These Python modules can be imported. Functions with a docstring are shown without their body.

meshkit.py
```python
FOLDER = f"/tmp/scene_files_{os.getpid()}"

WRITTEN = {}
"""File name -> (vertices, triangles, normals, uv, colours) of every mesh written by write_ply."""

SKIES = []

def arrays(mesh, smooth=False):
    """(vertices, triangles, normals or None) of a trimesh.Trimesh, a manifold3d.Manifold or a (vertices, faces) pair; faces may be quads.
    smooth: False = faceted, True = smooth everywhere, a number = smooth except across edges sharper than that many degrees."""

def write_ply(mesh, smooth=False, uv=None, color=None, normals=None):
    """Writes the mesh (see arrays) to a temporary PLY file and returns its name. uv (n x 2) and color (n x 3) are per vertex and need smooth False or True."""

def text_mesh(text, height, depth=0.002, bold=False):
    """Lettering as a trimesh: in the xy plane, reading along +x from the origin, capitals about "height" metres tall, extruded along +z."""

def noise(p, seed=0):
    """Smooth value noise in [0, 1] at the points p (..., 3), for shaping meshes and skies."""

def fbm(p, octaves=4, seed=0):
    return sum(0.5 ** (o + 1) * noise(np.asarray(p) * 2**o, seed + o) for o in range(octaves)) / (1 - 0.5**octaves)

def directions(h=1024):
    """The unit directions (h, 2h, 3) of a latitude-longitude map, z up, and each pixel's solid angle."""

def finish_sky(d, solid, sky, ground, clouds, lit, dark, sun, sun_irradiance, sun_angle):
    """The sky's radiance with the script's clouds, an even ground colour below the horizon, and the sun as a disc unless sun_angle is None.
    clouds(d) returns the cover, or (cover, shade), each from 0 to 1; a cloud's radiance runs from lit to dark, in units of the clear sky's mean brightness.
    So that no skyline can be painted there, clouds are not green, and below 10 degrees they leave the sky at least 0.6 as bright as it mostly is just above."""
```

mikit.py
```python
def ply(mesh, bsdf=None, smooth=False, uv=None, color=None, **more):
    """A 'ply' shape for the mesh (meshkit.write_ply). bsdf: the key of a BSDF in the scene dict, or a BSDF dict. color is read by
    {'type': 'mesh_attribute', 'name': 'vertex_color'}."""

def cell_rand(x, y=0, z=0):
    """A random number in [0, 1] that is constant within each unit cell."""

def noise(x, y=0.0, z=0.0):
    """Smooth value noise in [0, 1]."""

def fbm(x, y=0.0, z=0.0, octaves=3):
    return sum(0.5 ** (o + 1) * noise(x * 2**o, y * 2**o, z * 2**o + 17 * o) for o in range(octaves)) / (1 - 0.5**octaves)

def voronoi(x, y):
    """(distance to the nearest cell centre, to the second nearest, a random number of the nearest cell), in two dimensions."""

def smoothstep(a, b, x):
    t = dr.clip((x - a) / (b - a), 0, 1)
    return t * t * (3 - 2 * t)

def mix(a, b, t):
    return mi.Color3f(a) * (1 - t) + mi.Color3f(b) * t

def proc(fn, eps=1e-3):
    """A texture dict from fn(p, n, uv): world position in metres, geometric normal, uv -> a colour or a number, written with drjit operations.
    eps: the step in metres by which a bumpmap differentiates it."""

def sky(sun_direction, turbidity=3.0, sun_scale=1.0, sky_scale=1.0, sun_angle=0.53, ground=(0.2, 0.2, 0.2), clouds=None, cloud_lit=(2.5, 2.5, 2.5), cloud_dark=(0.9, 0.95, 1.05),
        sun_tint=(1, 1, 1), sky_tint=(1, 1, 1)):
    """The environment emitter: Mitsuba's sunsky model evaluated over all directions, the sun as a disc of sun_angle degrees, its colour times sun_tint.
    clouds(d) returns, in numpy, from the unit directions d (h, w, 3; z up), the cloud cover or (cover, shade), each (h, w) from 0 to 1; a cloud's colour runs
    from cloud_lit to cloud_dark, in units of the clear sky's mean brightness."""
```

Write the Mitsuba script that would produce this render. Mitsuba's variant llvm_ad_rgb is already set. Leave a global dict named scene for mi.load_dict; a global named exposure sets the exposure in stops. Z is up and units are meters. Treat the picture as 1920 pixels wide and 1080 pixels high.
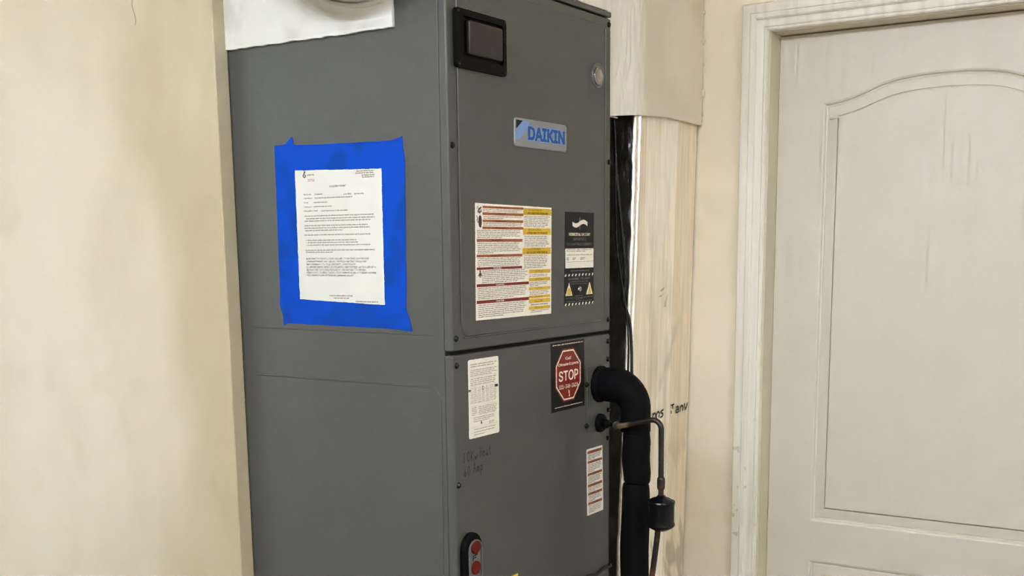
import math, random
import numpy as np, trimesh, mitsuba as mi, mikit, meshkit
import drjit as dr
import manifold3d as m3
import shapely, shapely.geometry as sg
from shapely import affinity
from mikit import fbm, noise, smoothstep, mix

T4 = mi.ScalarTransform4f
rng = np.random.default_rng(7)
scene, labels = {}, {}

# ------------------------------------------------------------------ camera, light, exposure
CAM = np.array([1.09057, -1.50083, 1.58911])
RGT = np.array([0.84120582, 0.54061821, -0.01023278])
DWN = np.array([0.08310815, -0.14797023, -0.98549371])
FWD = np.array([-0.53428999, 0.82815262, -0.1694032])
M = np.eye(4); M[:3, 0] = -RGT; M[:3, 1] = -DWN; M[:3, 2] = FWD; M[:3, 3] = CAM
scene['camera'] = {'type': 'perspective', 'fov': 47.9829, 'fov_axis': 'x', 'near_clip': 0.02, 'far_clip': 200.0,
                   'principal_point_offset_x': -0.005475, 'principal_point_offset_y': -0.272128, 'to_world': T4(M)}
scene['sky'] = mikit.sky((0.5, 0.62, 0.6), turbidity=4.0, sun_scale=0.5, sky_scale=1.05, ground=(0.3, 0.28, 0.25), sky_tint=(1.14, 1.0, 0.88))
LAMPS = [((0.2, -1.70, 2.50), 6.7), ((2.4, -1.2, 2.50), 5.3)]     # the two ceiling lights: place, radiance of the tubes
exposure = 4.15

# ------------------------------------------------------------------ materials
def rgb(c): return {'type': 'rgb', 'value': [float(x) for x in c]}
def pr(c, rough=0.5, metal=0.0, spec=0.5, **k):
    return {'type': 'principled', 'base_color': c if isinstance(c, dict) else rgb(c), 'roughness': rough, 'metallic': metal, 'specular': spec, **k}
def two(b): return {'type': 'twosided', 'bsdf': b}
def bump(b, fn, scale, eps=1e-3): return {'type': 'bumpmap', 'arbitrary': mikit.proc(fn, eps), 'scale': scale, 'bsdf': b}
def lin(r, g, b):
    return tuple(((c / 255 + 0.055) / 1.055) ** 2.4 if c > 10 else c / 255 / 12.92 for c in (r, g, b))

WALL_C = (0.80, 0.71, 0.535)
def wall_col(p, n, uv):
    m = fbm(p.x * 2.3 + 5, p.y * 2.3, p.z * 2.3)
    s = fbm(p.x * 14, p.y * 14 + 3, p.z * 9)
    c = mix((0.8558, 0.7718, 0.621), (0.7823, 0.7088, 0.5508), smoothstep(0.3, 0.75, m))
    c = mix(c, (0.714, 0.6615, 0.5076), 0.35 * smoothstep(0.55, 0.8, s))
    # a hairline crack in the paint of the wall stub
    d = dr.abs(p.x + 0.674 - 0.0035 * dr.sin(p.z * 120)) + 10 * dr.maximum(dr.abs(p.z - 2.0145) - 0.022, 0) + 50 * dr.maximum(dr.abs(p.y + 0.034) - 0.01, 0)
    return mix(c, (0.3465, 0.2835, 0.1836), 0.8 * smoothstep(0.0016, 0.0006, d))
def wall_bump(p, n, uv): return fbm(p.x * 45, p.y * 45, p.z * 45)
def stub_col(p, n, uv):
    # yellowed blotches; light falling off towards the outer corner is painted in with them
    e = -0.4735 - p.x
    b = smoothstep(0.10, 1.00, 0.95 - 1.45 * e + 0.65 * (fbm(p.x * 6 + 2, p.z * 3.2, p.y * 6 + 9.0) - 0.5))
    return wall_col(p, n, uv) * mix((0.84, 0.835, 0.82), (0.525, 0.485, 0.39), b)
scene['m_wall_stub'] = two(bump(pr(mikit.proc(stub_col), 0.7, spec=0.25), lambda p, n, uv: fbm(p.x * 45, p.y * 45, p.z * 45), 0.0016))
scene['m_wall'] = two(bump(pr(mikit.proc(wall_col), 0.7, spec=0.25), wall_bump, 0.0016))
scene['m_ceiling'] = two(pr((0.80, 0.78, 0.72), 0.9, spec=0.1))
def floor_col(p, n, uv): return mix((0.15, 0.14, 0.13), (0.09, 0.085, 0.08), fbm(p.x * 3, p.y * 3, octaves=4))
scene['m_floor'] = two(pr(mikit.proc(floor_col), 0.6, spec=0.3))

def trim_col(p, n, uv):
    s = fbm(p.x * 90, p.y * 90, p.z * 3)
    c = mix((0.7985, 0.7655, 0.6656), (0.6962, 0.6641, 0.5692), smoothstep(0.35, 0.8, s))
    b = smoothstep(0.71, 0.78, fbm(p.x * 60 + 9, p.y * 30, p.z * 45)) * smoothstep(1.25, 1.1, p.z)
    return mix(c, (0.4607, 0.3853, 0.2894), 0.6 * b)
scene['m_trim'] = two(pr(mikit.proc(trim_col), 0.5, spec=0.4))
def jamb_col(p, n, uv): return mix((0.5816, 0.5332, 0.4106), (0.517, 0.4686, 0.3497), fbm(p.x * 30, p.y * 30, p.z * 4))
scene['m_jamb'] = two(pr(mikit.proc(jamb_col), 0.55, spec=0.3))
def door_col(p, n, uv):
    s = fbm(p.x * 6, p.z * 2.2, 3.0)
    return mix((0.651, 0.6039, 0.5095), (0.5979, 0.5518, 0.4594), s)
def grain(p, n, uv):
    # embossed cathedral grain on the panels, straight grain elsewhere
    x = p.x - 0.5155 + 0.05 * (fbm(p.x * 4, p.z * 1.7, 2.0) - 0.5)
    ring = p.z * 1.15 + 7.5 * x * x + 0.03 * fbm(p.x * 9, p.z * 3, 6.0)
    arch = noise(ring * 75, 0.5, 0.5) * smoothstep(0.22, 0.05, dr.abs(x))
    return 0.55 * arch + fbm((p.x + 0.02 * fbm(p.x * 5, p.z * 1.3, 2.0)) * 170, p.z * 4.5, 4.0, octaves=2)
scene['m_door'] = two(bump(pr(mikit.proc(door_col), 0.45, spec=0.4), grain, 0.0018))

def grey_col(p, n, uv):
    s = fbm(p.x * 5 + 2, p.y * 5, p.z * 4)
    f = noise(p.x * 420, p.y * 420, p.z * 420)
    c = mix((0.0579, 0.0600, 0.0509), (0.0503, 0.0517, 0.0441), s)
    return c * (0.94 + 0.12 * f)
def grey_bump(p, n, uv): return fbm(p.x * 220, p.y * 220, p.z * 220, octaves=2)
scene['m_grey'] = two(bump(pr(mikit.proc(grey_col), 0.42, spec=0.45), grey_bump, 0.00012, 5e-4))
scene['m_grey_smooth'] = two(pr(mikit.proc(grey_col), 0.24, spec=0.6))
scene['m_black_gap'] = two(pr((0.012, 0.012, 0.012), 0.9, spec=0.1))
scene['m_black_plastic'] = two(pr((0.0022, 0.0018, 0.0017), 0.5, spec=0.06))
scene['m_screw'] = two(pr((0.003, 0.003, 0.0035), 0.35, spec=0.3))
scene['m_lens'] = two(pr((0.022, 0.016, 0.0135), 0.16, spec=0.22))
scene['m_rubber'] = two(pr((0.0022, 0.0022, 0.0027), 0.7, spec=0.08))
scene['m_gloss_black'] = two(pr((0.0025, 0.0027, 0.0035), 0.20, spec=0.22))
scene['m_cable'] = two(pr((0.004, 0.004, 0.0045), 0.4, spec=0.3))
scene['m_chrome'] = two({'type': 'roughconductor', 'material': 'Cr', 'alpha': 0.12, 'specular_reflectance': rgb((0.62, 0.60, 0.55))})
scene['m_rim_grey'] = two(pr((0.11, 0.11, 0.105), 0.35, metal=0.2, spec=0.5))
scene['m_red_plug'] = two(pr((0.105, 0.0095, 0.006), 0.6, spec=0.08))
def copper_col(p, n, uv):
    s = fbm(p.x * 55, p.y * 55, p.z * 30)
    c = mix((0.040, 0.036, 0.032), (0.20, 0.075, 0.040), smoothstep(0.52, 0.80, s))
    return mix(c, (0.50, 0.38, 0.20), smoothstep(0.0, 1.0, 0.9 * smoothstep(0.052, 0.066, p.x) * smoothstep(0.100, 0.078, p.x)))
scene['m_copper'] = two(pr(mikit.proc(copper_col), 0.38, metal=0.75, spec=0.5))
def tape_col(p, n, uv): return mix((0.0020, 0.048, 0.36), (0.0030, 0.043, 0.27), smoothstep(0.4, 0.7, fbm(p.x * 22, p.z * 22, p.y * 3)))
scene['m_blue_tape'] = two(bump(pr(mikit.proc(tape_col), 0.75, spec=0.1), lambda p, n, uv: noise(p.x * 700, p.z * 90), 0.0001, 4e-4))
def paper_col(p, n, uv): return mix((0.666, 0.6525, 0.572), (0.621, 0.6075, 0.528), fbm(p.x * 12, p.z * 12, octaves=2))
scene['m_paper'] = two(pr(mikit.proc(paper_col), 0.7, spec=0.2))
scene['m_sticker'] = two(pr((0.87, 0.83, 0.74), 0.5, spec=0.4))
scene['m_ink'] = two(pr((0.045, 0.040, 0.034), 0.7, spec=0.1))
scene['m_ink_soft'] = two(pr((0.26, 0.235, 0.185), 0.8, spec=0.1))
scene['m_ink_pale'] = two(pr((0.42, 0.385, 0.31), 0.8, spec=0.1))
scene['m_ink_red'] = two(pr((0.42, 0.25, 0.22), 0.8, spec=0.1))
scene['m_marker'] = two(pr((0.018, 0.017, 0.016), 0.6, spec=0.2))
scene['m_orange_bar'] = two(pr((0.30, 0.092, 0.033), 0.5, spec=0.3))
scene['m_red_bar'] = two(pr((0.165, 0.014, 0.008), 0.5, spec=0.3))
scene['m_yellow_bar'] = two(pr((0.60, 0.39, 0.030), 0.5, spec=0.3))
scene['m_bar_ink'] = two(pr((0.10, 0.022, 0.014), 0.7, spec=0.1))
scene['m_yellow_ink'] = two(pr((0.30, 0.17, 0.012), 0.7, spec=0.1))
scene['m_sticker_black'] = two(pr((0.007, 0.0062, 0.0055), 0.45, spec=0.15))
scene['m_print_white'] = two(pr((0.74, 0.69, 0.58), 0.6, spec=0.2))
scene['m_print_grey'] = two(pr((0.12, 0.12, 0.112), 0.6, spec=0.2))
scene['m_badge'] = two(pr((0.235, 0.237, 0.255), 0.32, metal=0.35, spec=0.5))
scene['m_badge_blue'] = two(pr((0.012, 0.060, 0.27), 0.4, spec=0.2))
scene['m_badge_sky'] = two(pr((0.15, 0.27, 0.50), 0.4, spec=0.4))

def mastic_col(p, n, uv):
    s = fbm(p.x * 25, p.y * 25, p.z * 18)
    return mix((0.6709, 0.6669, 0.5942), (0.582, 0.5658, 0.4931), smoothstep(0.45, 0.8, s))
def mastic_bump(p, n, uv): return fbm(p.x * 70, p.y * 70, p.z * 40, octaves=4)
scene['m_mastic'] = two(bump(pr(mikit.proc(mastic_col), 0.6, spec=0.2), mastic_bump, 0.003))
def plenum_col(p, n, uv):
    m = fbm(p.y * 7, p.z * 5, p.x * 3)
    c = mix((0.685, 0.625, 0.515), (0.60, 0.545, 0.435), smoothstep(0.3, 0.7, m))
    return mix(c, (0.76, 0.725, 0.645), smoothstep(0.70, 0.64, p.y + 0.05 * (m - 0.5)))  # lighter left end: white mastic, with light on its turned edge painted in
scene['m_plenum'] = two(bump(pr(mikit.proc(plenum_col), 0.6, spec=0.3), lambda p, n, uv: fbm(p.y * 60, p.z * 22, p.x * 30), 0.0016))
def board_col(p, n, uv):
    v = fbm(p.y * 70, p.z * 1.6, 1.0)
    m = fbm(p.y * 11, p.z * 3.2, 7.0)
    f = fbm(p.y * 200, p.z * 12, 3.0, octaves=2)
    c = mix((0.90, 0.82, 0.67), (0.72, 0.625, 0.475), smoothstep(0.2, 0.8, v))
    c = mix(c, (0.88, 0.825, 0.72), smoothstep(0.42, 0.66, m + 0.30 * smoothstep(0.05, 0.0, dr.abs(p.y - 0.80)) - 0.12) * 0.85)
    c = mix(c, (0.76, 0.66, 0.50), smoothstep(0.840, 0.850, p.y) * 0.6)
    c = c * (0.90 + 0.2 * f)
    lo = smoothstep(1.25, 0.98, p.z)
    dirt = smoothstep(0.48, 0.66, fbm((p.y + 0.45 * p.z) * 26, (p.z - p.y) * 7, 2.0))
    c = mix(c, (0.4494, 0.3959, 0.2943), dirt * (0.10 + 0.75 * lo))
    # a grey diagonal scuff
    d = dr.abs((p.y - 0.828) - 0.62 * (p.z - 1.33)) + 0.02 * noise(p.y * 90, p.z * 30)
    w = smoothstep(1.24, 1.30, p.z) * smoothstep(1.46, 1.38, p.z)
    c = mix(c, (0.535, 0.4922, 0.4033), 0.55 * w * smoothstep(0.03, 0.008, d))
    st = smoothstep(0.60, 0.80, fbm(p.y * 40, p.z * 9, 5.0)) * smoothstep(1.66, 1.5, p.z) * smoothstep(0.9, 1.1, p.z)
    return mix(c, (0.56, 0.50, 0.40), 0.35 * st)
scene['m_board'] = two(bump(pr(mikit.proc(board_col), 0.6, spec=0.25), lambda p, n, uv: fbm(p.y * 140, p.z * 14, p.x * 40, octaves=2), 0.0011))
def foil_bump(p, n, uv): return fbm(p.x * 90 + p.y * 60, p.y * 90, p.z * 26, octaves=4)
scene['m_foil'] = two(bump({'type': 'roughconductor', 'material': 'Al', 'alpha': 0.16, 'specular_reflectance': rgb((0.93, 0.91, 0.88))}, foil_bump, 0.0022))
scene['m_plywood'] = two(pr((0.55, 0.42, 0.27), 0.7, spec=0.2))
scene['m_lamp'] = two(pr((0.85, 0.85, 0.85), 0.4))
scene['m_concrete'] = two(pr((0.42, 0.41, 0.39), 0.9, spec=0.1))

# ------------------------------------------------------------------ helpers
def key_for(name):
    if name not in scene and name not in labels: return name
    k = 1
    while f'{name}_{k:03d}' in scene or f'{name}_{k:03d}' in labels: k += 1
    return f'{name}_{k:03d}'
def obj(name, mesh, m, parent=None, smooth=False, **more):
    key = key_for(f'{parent}__{name}' if parent else name)
    scene[key] = mikit.ply(mesh, m, smooth=smooth, **more)
    return key
def struct(name, mesh, m, parent=None, smooth=False, label=None):
    k = obj(name, mesh, m, parent, smooth)
    if not parent:
        labels[k] = {'kind': 'structure'}
        if label: labels[k]['label'] = label
    return k
def thing(name, label, cat, group=None):
    key = key_for(name); labels[key] = {'label': label, 'category': cat}
    if group: labels[key]['group'] = group
    return key
def tag(key, label): labels[key] = {'label': label}
def cat(ms): return trimesh.util.concatenate(ms)
def tm(man):
    q = man.to_mesh(); return trimesh.Trimesh(q.vert_properties[:, :3], q.tri_verts, process=False)
def box(lo, hi):
    lo, hi = np.array(lo, float), np.array(hi, float)
    return trimesh.creation.box(extents=hi - lo, transform=trimesh.transformations.translation_matrix((lo + hi) / 2))
def rbox(lo, hi, r=0.003, seg=12):
    lo, hi = np.array(lo, float) + r, np.array(hi, float) - r
    s = m3.Manifold.sphere(r, seg)
    return tm(m3.Manifold.batch_hull([s.translate([x, y, z]) for x in (lo[0], hi[0]) for y in (lo[1], hi[1]) for z in (lo[2], hi[2])]))
# frames: (u, v, w) to the world; w comes out of the surface
def FRONT(x0=0.0): return lambda p: np.stack([x0 + p[:, 2], p[:, 0], p[:, 1]], 1)
def SIDE(y0=0.0): return lambda p: np.stack([p[:, 0], y0 - p[:, 2], p[:, 1]], 1)
def put(mesh, fr):
    m = mesh.copy(); m.vertices = fr(np.asarray(m.vertices)); return m
def poly(pts_or_geom, depth, w0=0.0):
    g = pts_or_geom if hasattr(pts_or_geom, 'geom_type') else sg.Polygon(pts_or_geom)
    gs = getattr(g, 'geoms', [g])
    m = cat([trimesh.creation.extrude_polygon(q, depth, engine='earcut') for q in gs if q.area > 1e-12])
    m.apply_translation([0, 0, w0]); return m
def bevel(g, depth, b, w0=0.0):
    """A plate with a bevelled front rim: the hull of its outline and of the inset outline (convex outlines)."""
    a = np.array(g.exterior.coords)[:-1]; c = np.array(g.buffer(-b, join_style=2).exterior.coords)[:-1]
    pts = np.vstack([np.c_[a, np.full(len(a), 0.0)], np.c_[a, np.full(len(a), depth - b)], np.c_[c, np.full(len(c), depth)]])
    m = tm(m3.Manifold.hull_points(pts)); m.apply_translation([0, 0, w0]); return m
def rrect(u0, v0, u1, v1, r, q=6): return sg.box(u0 + r, v0 + r, u1 - r, v1 - r).buffer(r, quad_segs=q)
def bar(u0, v0, u1, v1, d=0.00012, w0=0.0): return poly(sg.box(min(u0, u1), min(v0, v1), max(u0, u1), max(v0, v1)), d, w0)
_tx = {}
def text(s, u0, v0, u1=None, v1=None, bold=False, w0=0.0, d=0.00008, width=None):
    """Lettering with its capitals from v0 to v1, and stretched between u0 and u1 when u1 is given."""
    h = v1 - v0
    if (s, bold) not in _tx: _tx[s, bold] = meshkit.text_mesh(s, 1.0, 1.0, bold)
    m = _tx[s, bold].copy(); v = np.array(m.vertices)
    lo, hi = v[:, 0].min(), v[:, 0].max()
    sx = (u1 - u0) / (hi - lo) if u1 is not None else h
    m.vertices = np.stack([u0 + (v[:, 0] - lo) * sx, v0 + v[:, 1] * h, w0 + v[:, 2] * d], 1)
    return m
def quads(rects, w0):
    v, f = [], []
    for (a, b, c, d) in rects:
        n = len(v); v += [(a, b, w0), (c, b, w0), (c, d, w0), (a, d, w0)]; f += [(n, n + 1, n + 2), (n, n + 2, n + 3)]
    return trimesh.Trimesh(np.array(v), np.array(f), process=False)
def each(name, meshes, m, parent, fr):
    for q in meshes: obj(name, put(q, fr), m, parent)
def stuff(key): labels.setdefault(key, {})['kind'] = 'stuff'
def rows(u0, v0, u1, v1, n, w0=0.0, fill=0.5, last=0.7, word=0.010, gap=0.0016):
    """Print too small to read: rows of word-shaped dashes."""
    out, pitch = [], (v1 - v0) / n
    for k in range(n):
        y1 = v1 - k * pitch - pitch * (1 - fill) / 2; y0 = y1 - pitch * fill
        end = u0 + (u1 - u0) * (last if k == n - 1 else rng.uniform(0.9, 1.0)); x = u0
        while x < end - 0.001:
            w = min(word * rng.uniform(0.35, 1.5), end - x); out.append((x, y0, x + w, y1)); x += w + gap
    return quads(out, w0)
def strokes(lines, width, d=0.0001, w0=0.0):
    g = shapely.union_all([sg.LineString(l).buffer(width / 2, quad_segs=3) for l in lines]); return poly(g, d, w0)
def lathe(profile, n=32):
    """Revolved profile [(r, w)] about the w axis."""
    return trimesh.creation.revolve(np.array(profile, float), sections=n)
def smooth_path(pts, n=12):
    pts = np.array(pts, float); P = np.vstack([2 * pts[0] - pts[1], pts, 2 * pts[-1] - pts[-2]]); out = []
    for i in range(1, len(P) - 2):
        for t in np.linspace(0, 1, n, endpoint=False):
            a, b, c, d = P[i - 1:i + 3]
            out.append(0.5 * (2 * b + (c - a) * t + (2 * a - 5 * b + 4 * c - d) * t * t + (3 * b - a - 3 * c + d) * t ** 3))
    return np.array(out + [pts[-1]])
def fillet(pts, r, n=8):
    """A polyline whose corners are rounded with arcs."""
    pts = [np.array(p, float) for p in pts]; out = [pts[0]]
    for i in range(1, len(pts) - 1):
        rr = r[i - 1] if isinstance(r, (list, tuple)) else r
        a, b, c = pts[i - 1:i + 2]; d0, d1 = (a - b) / np.linalg.norm(a - b), (c - b) / np.linalg.norm(c - b)
        th = math.acos(np.clip(d0 @ d1, -1, 1)); L = rr / math.tan(th / 2)
        p0, p1 = b + d0 * L, b + d1 * L; o = b + (d0 + d1) / np.linalg.norm(d0 + d1) * rr / math.sin(th / 2)
        u, v = (p0 - o) / rr, (p1 - o) / rr; om = math.acos(np.clip(u @ v, -1, 1))
        for t in np.linspace(0, 1, n): out.append(o + rr * (math.sin((1 - t) * om) * u + math.sin(t * om) * v) / math.sin(om))
    return np.array(out + [pts[-1]])
def tube(pts, radius, n=14):
    """A closed tube along the points; radius may vary from point to point."""
    p = np.array(pts, float); R = np.broadcast_to(radius, (len(p),))
    t = np.gradient(p, axis=0); t /= np.linalg.norm(t, axis=1, keepdims=True)
    a = np.cross(t[0], [0.3, 0.1, 0.95] if abs(t[0][2]) < 0.9 else [1, 0, 0]); a /= np.linalg.norm(a); A = []
    for i in range(len(p)):
        a = a - t[i] * (a @ t[i]); a /= np.linalg.norm(a); A.append(a)
    A = np.array(A); B = np.cross(t, A); g = np.arange(n) * 2 * np.pi / n
    v = p[:, None] + R[:, None, None] * (np.cos(g)[None, :, None] * A[:, None] + np.sin(g)[None, :, None] * B[:, None])
    v = np.vstack([v.reshape(-1, 3), p[0], p[-1]]); f = []
    for i in range(len(p) - 1):
        for j in range(n):
            q = (i * n + j, i * n + (j + 1) % n, (i + 1) * n + (j + 1) % n, (i + 1) * n + j); f += [(q[0], q[1], q[2]), (q[0], q[2], q[3])]
    m = len(p) * n
    for j in range(n): f += [(m, (j + 1) % n, j), (m + 1, m - n + j, m - n + (j + 1) % n)]
    return trimesh.Trimesh(v, np.array(f), process=False)
def grid(us, vs, fn):
    """A sheet of points fn(u, v) -> (n, 3), facing u x v."""
    U, V = np.meshgrid(us, vs, indexing='ij'); P = fn(U.ravel(), V.ravel()); nv = len(vs); f = []
    for i in range(len(us) - 1):
        for j in range(nv - 1):
            a, b, c, d = i * nv + j, (i + 1) * nv + j, (i + 1) * nv + j + 1, i * nv + j + 1; f += [(a, b, c), (a, c, d)]
    return trimesh.Trimesh(P, np.array(f), process=False)
def nz(*a, seed=0, oct=3): return meshkit.fbm(np.stack(np.broadcast_arrays(*a), -1), oct, seed) - 0.5

# ------------------------------------------------------------------ the room
WY = 0.955                       # front of the wall with the door
struct('floor', box((-3.1, -4.6, -0.1), (3.3, 1.2, 0.0)), 'm_floor')
struct('ceiling', box((-3.1, -4.6, 2.62), (3.3, 1.2, 2.72)), 'm_ceiling')
DX0, DX1, DZ = 0.162, 0.869, 2.035     # door opening
wd = poly(sg.box(-1.1, 0, 3.2, 2.62).difference(sg.box(DX0 - 0.02, -1, DX1 + 0.02, DZ + 0.02)), 0.13)
struct('wall_right', put(wd, SIDE(WY + 0.13)), 'm_wall', label='cream painted garage wall around the white panelled door')
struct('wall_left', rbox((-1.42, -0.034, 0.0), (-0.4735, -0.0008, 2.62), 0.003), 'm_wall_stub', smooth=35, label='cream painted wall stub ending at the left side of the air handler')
struct('wall_back', box((-1.1, -0.004, 0), (-1.0, WY, 2.62)), 'm_wall')
ws = poly(sg.box(-4.6, 0, 1.1, 2.62).difference(sg.box(-2.75, 1.30, -2.15, 2.25)), 0.10)          # an unseen narrow window, added for highlights on the cabinet edges
struct('wall_side', put(ws, FRONT(3.2)), 'm_wall')
wf = poly(sg.box(-4.6, 0, 0.0, 2.62).difference(sg.box(-1.30, 0.85, -0.16, 2.20)), 0.10)   # unseen window added beside the stub to brighten its far end
struct('wall_side_far', put(wf, lambda p: np.stack([-1.38 - p[:, 2], p[:, 0], p[:, 1]], 1)), 'm_wall')
gf = poly(sg.box(-3.1, 0, 3.3, 2.62), 0.12)
struct('wall_front', put(gf, SIDE(-4.5)), 'm_wall')

# ceiling lights: two tubes in a white tray
for (lx, ly, lz), power in LAMPS:
    lt = thing('ceiling_light', 'white two-tube ceiling light ' + ('nearer the air handler' if lx < 1 else 'nearer the white door'), 'ceiling light')
    obj('tray', rbox((lx - 0.62, ly - 0.09, lz + 0.05), (lx + 0.62, ly + 0.09, 2.62), 0.006), 'm_lamp', lt, smooth=35)
    for q in (-1, 1):
        obj('tube', tube([(lx - 0.6, ly + q * 0.05, lz), (lx + 0.6, ly + q * 0.05, lz)], 0.019, 16), 'm_lamp', lt, smooth=40,
            emitter={'type': 'area', 'radiance': rgb((power * 0.72, power * 0.78, power * 0.91))})

# ------------------------------------------------------------------ door, jamb, casing
YD = 1.009
def offset_ring(pts, s):
    """Points moved inward by s along mitred normals; pts run counter-clockwise."""
    p = np.array(pts); e = np.roll(p, -1, 0) - p; e /= np.linalg.norm(e, axis=1, keepdims=True)
    nrm = np.stack([-e[:, 1], e[:, 0]], 1); n0 = np.roll(nrm, 1, 0)
    m = nrm + n0; m /= (1 + (nrm * n0).sum(1, keepdims=True)); return p + m * s
PROFILE = [(0, 0), (0.0035, -0.0012), (0.0055, -0.0060), (0.0085, -0.0066), (0.0105, -0.0052), (0.0295, -0.0026), (0.0312, -0.0028), (0.0318, -0.0062), (0.0336, -0.0062), (0.0341, 0.0004), (0.0356, 0.0018)]
def panel_mesh(pts):
    rings = [offset_ring(pts, s) for s, h in PROFILE]; v = np.vstack([np.c_[r, np.full(len(r), h)] for r, (s, h) in zip(rings, PROFILE)]); n = len(pts); f = []
    for k in range(len(rings) - 1):
        for j in range(n):
            a, b, c, d = k * n + j, k * n + (j + 1) % n, (k + 1) * n + (j + 1) % n, (k + 1) * n + j; f += [(a, b, c), (a, c, d)]
    inner = rings[-1]; tv, tf = trimesh.creation.triangulate_polygon(sg.Polygon(inner), engine='earcut')
    return trimesh.Trimesh(np.vstack([v, np.c_[tv, np.full(len(tv), PROFILE[-1][1])]]), np.array(f + (np.array(tf) + len(v)).tolist()), process=False)
PX0, PX1 = 0.2625, 0.7685
xc = (PX0 + PX1) / 2
ax_ = np.array([0, .10, .25, .40, .52, .65, .80, .92, 1.0]); az_ = np.array([1.8865, 1.8885, 1.8975, 1.9120, 1.9225, 1.9290, 1.9325, 1.9335, 1.9337])
tt = np.linspace(0, 1, 26); zz = np.interp(tt, ax_, az_)
for _ in range(3): zz[1:-1] = (zz[:-2] + 2 * zz[1:-1] + zz[2:]) / 4
half = [(PX0 + (xc - PX0) * t, z) for t, z in zip(tt, zz)]
arch = half + [(2 * xc - x, z) for x, z in half[-2::-1]]
up = [(PX0, 0.9665), (PX1, 0.9665)] + arch[::-1]
low = [(PX0, 0.235), (PX1, 0.235), (PX1, 0.8750), (PX0, 0.8750)]
dr1 = 'door_1'; labels[dr1] = {'kind': 'structure', 'label': 'white embossed door with an arched upper panel'}
slab = sg.box(DX0 + 0.001, 0.008, DX1 - 0.001, DZ - 0.003).difference(sg.Polygon(up)).difference(sg.Polygon(low))
back = poly(sg.box(DX0 + 0.001, 0.008, DX1 - 0.001, DZ - 0.003), 0.022, -0.035)
struct('slab', put(cat([poly(slab, 0.014, -0.014), back]), SIDE(YD)), 'm_door', dr1)
struct('arched_panel', put(panel_mesh(up), SIDE(YD)), 'm_door', dr1, smooth=25)
struct('lower_panel', put(panel_mesh(low), SIDE(YD)), 'm_door', dr1, smooth=25)
jy0, jy1 = WY - 0.001, WY + 0.13
tr = 'trim_1'; labels[tr] = {'kind': 'structure', 'label': 'white door frame with moulded casing'}
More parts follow.
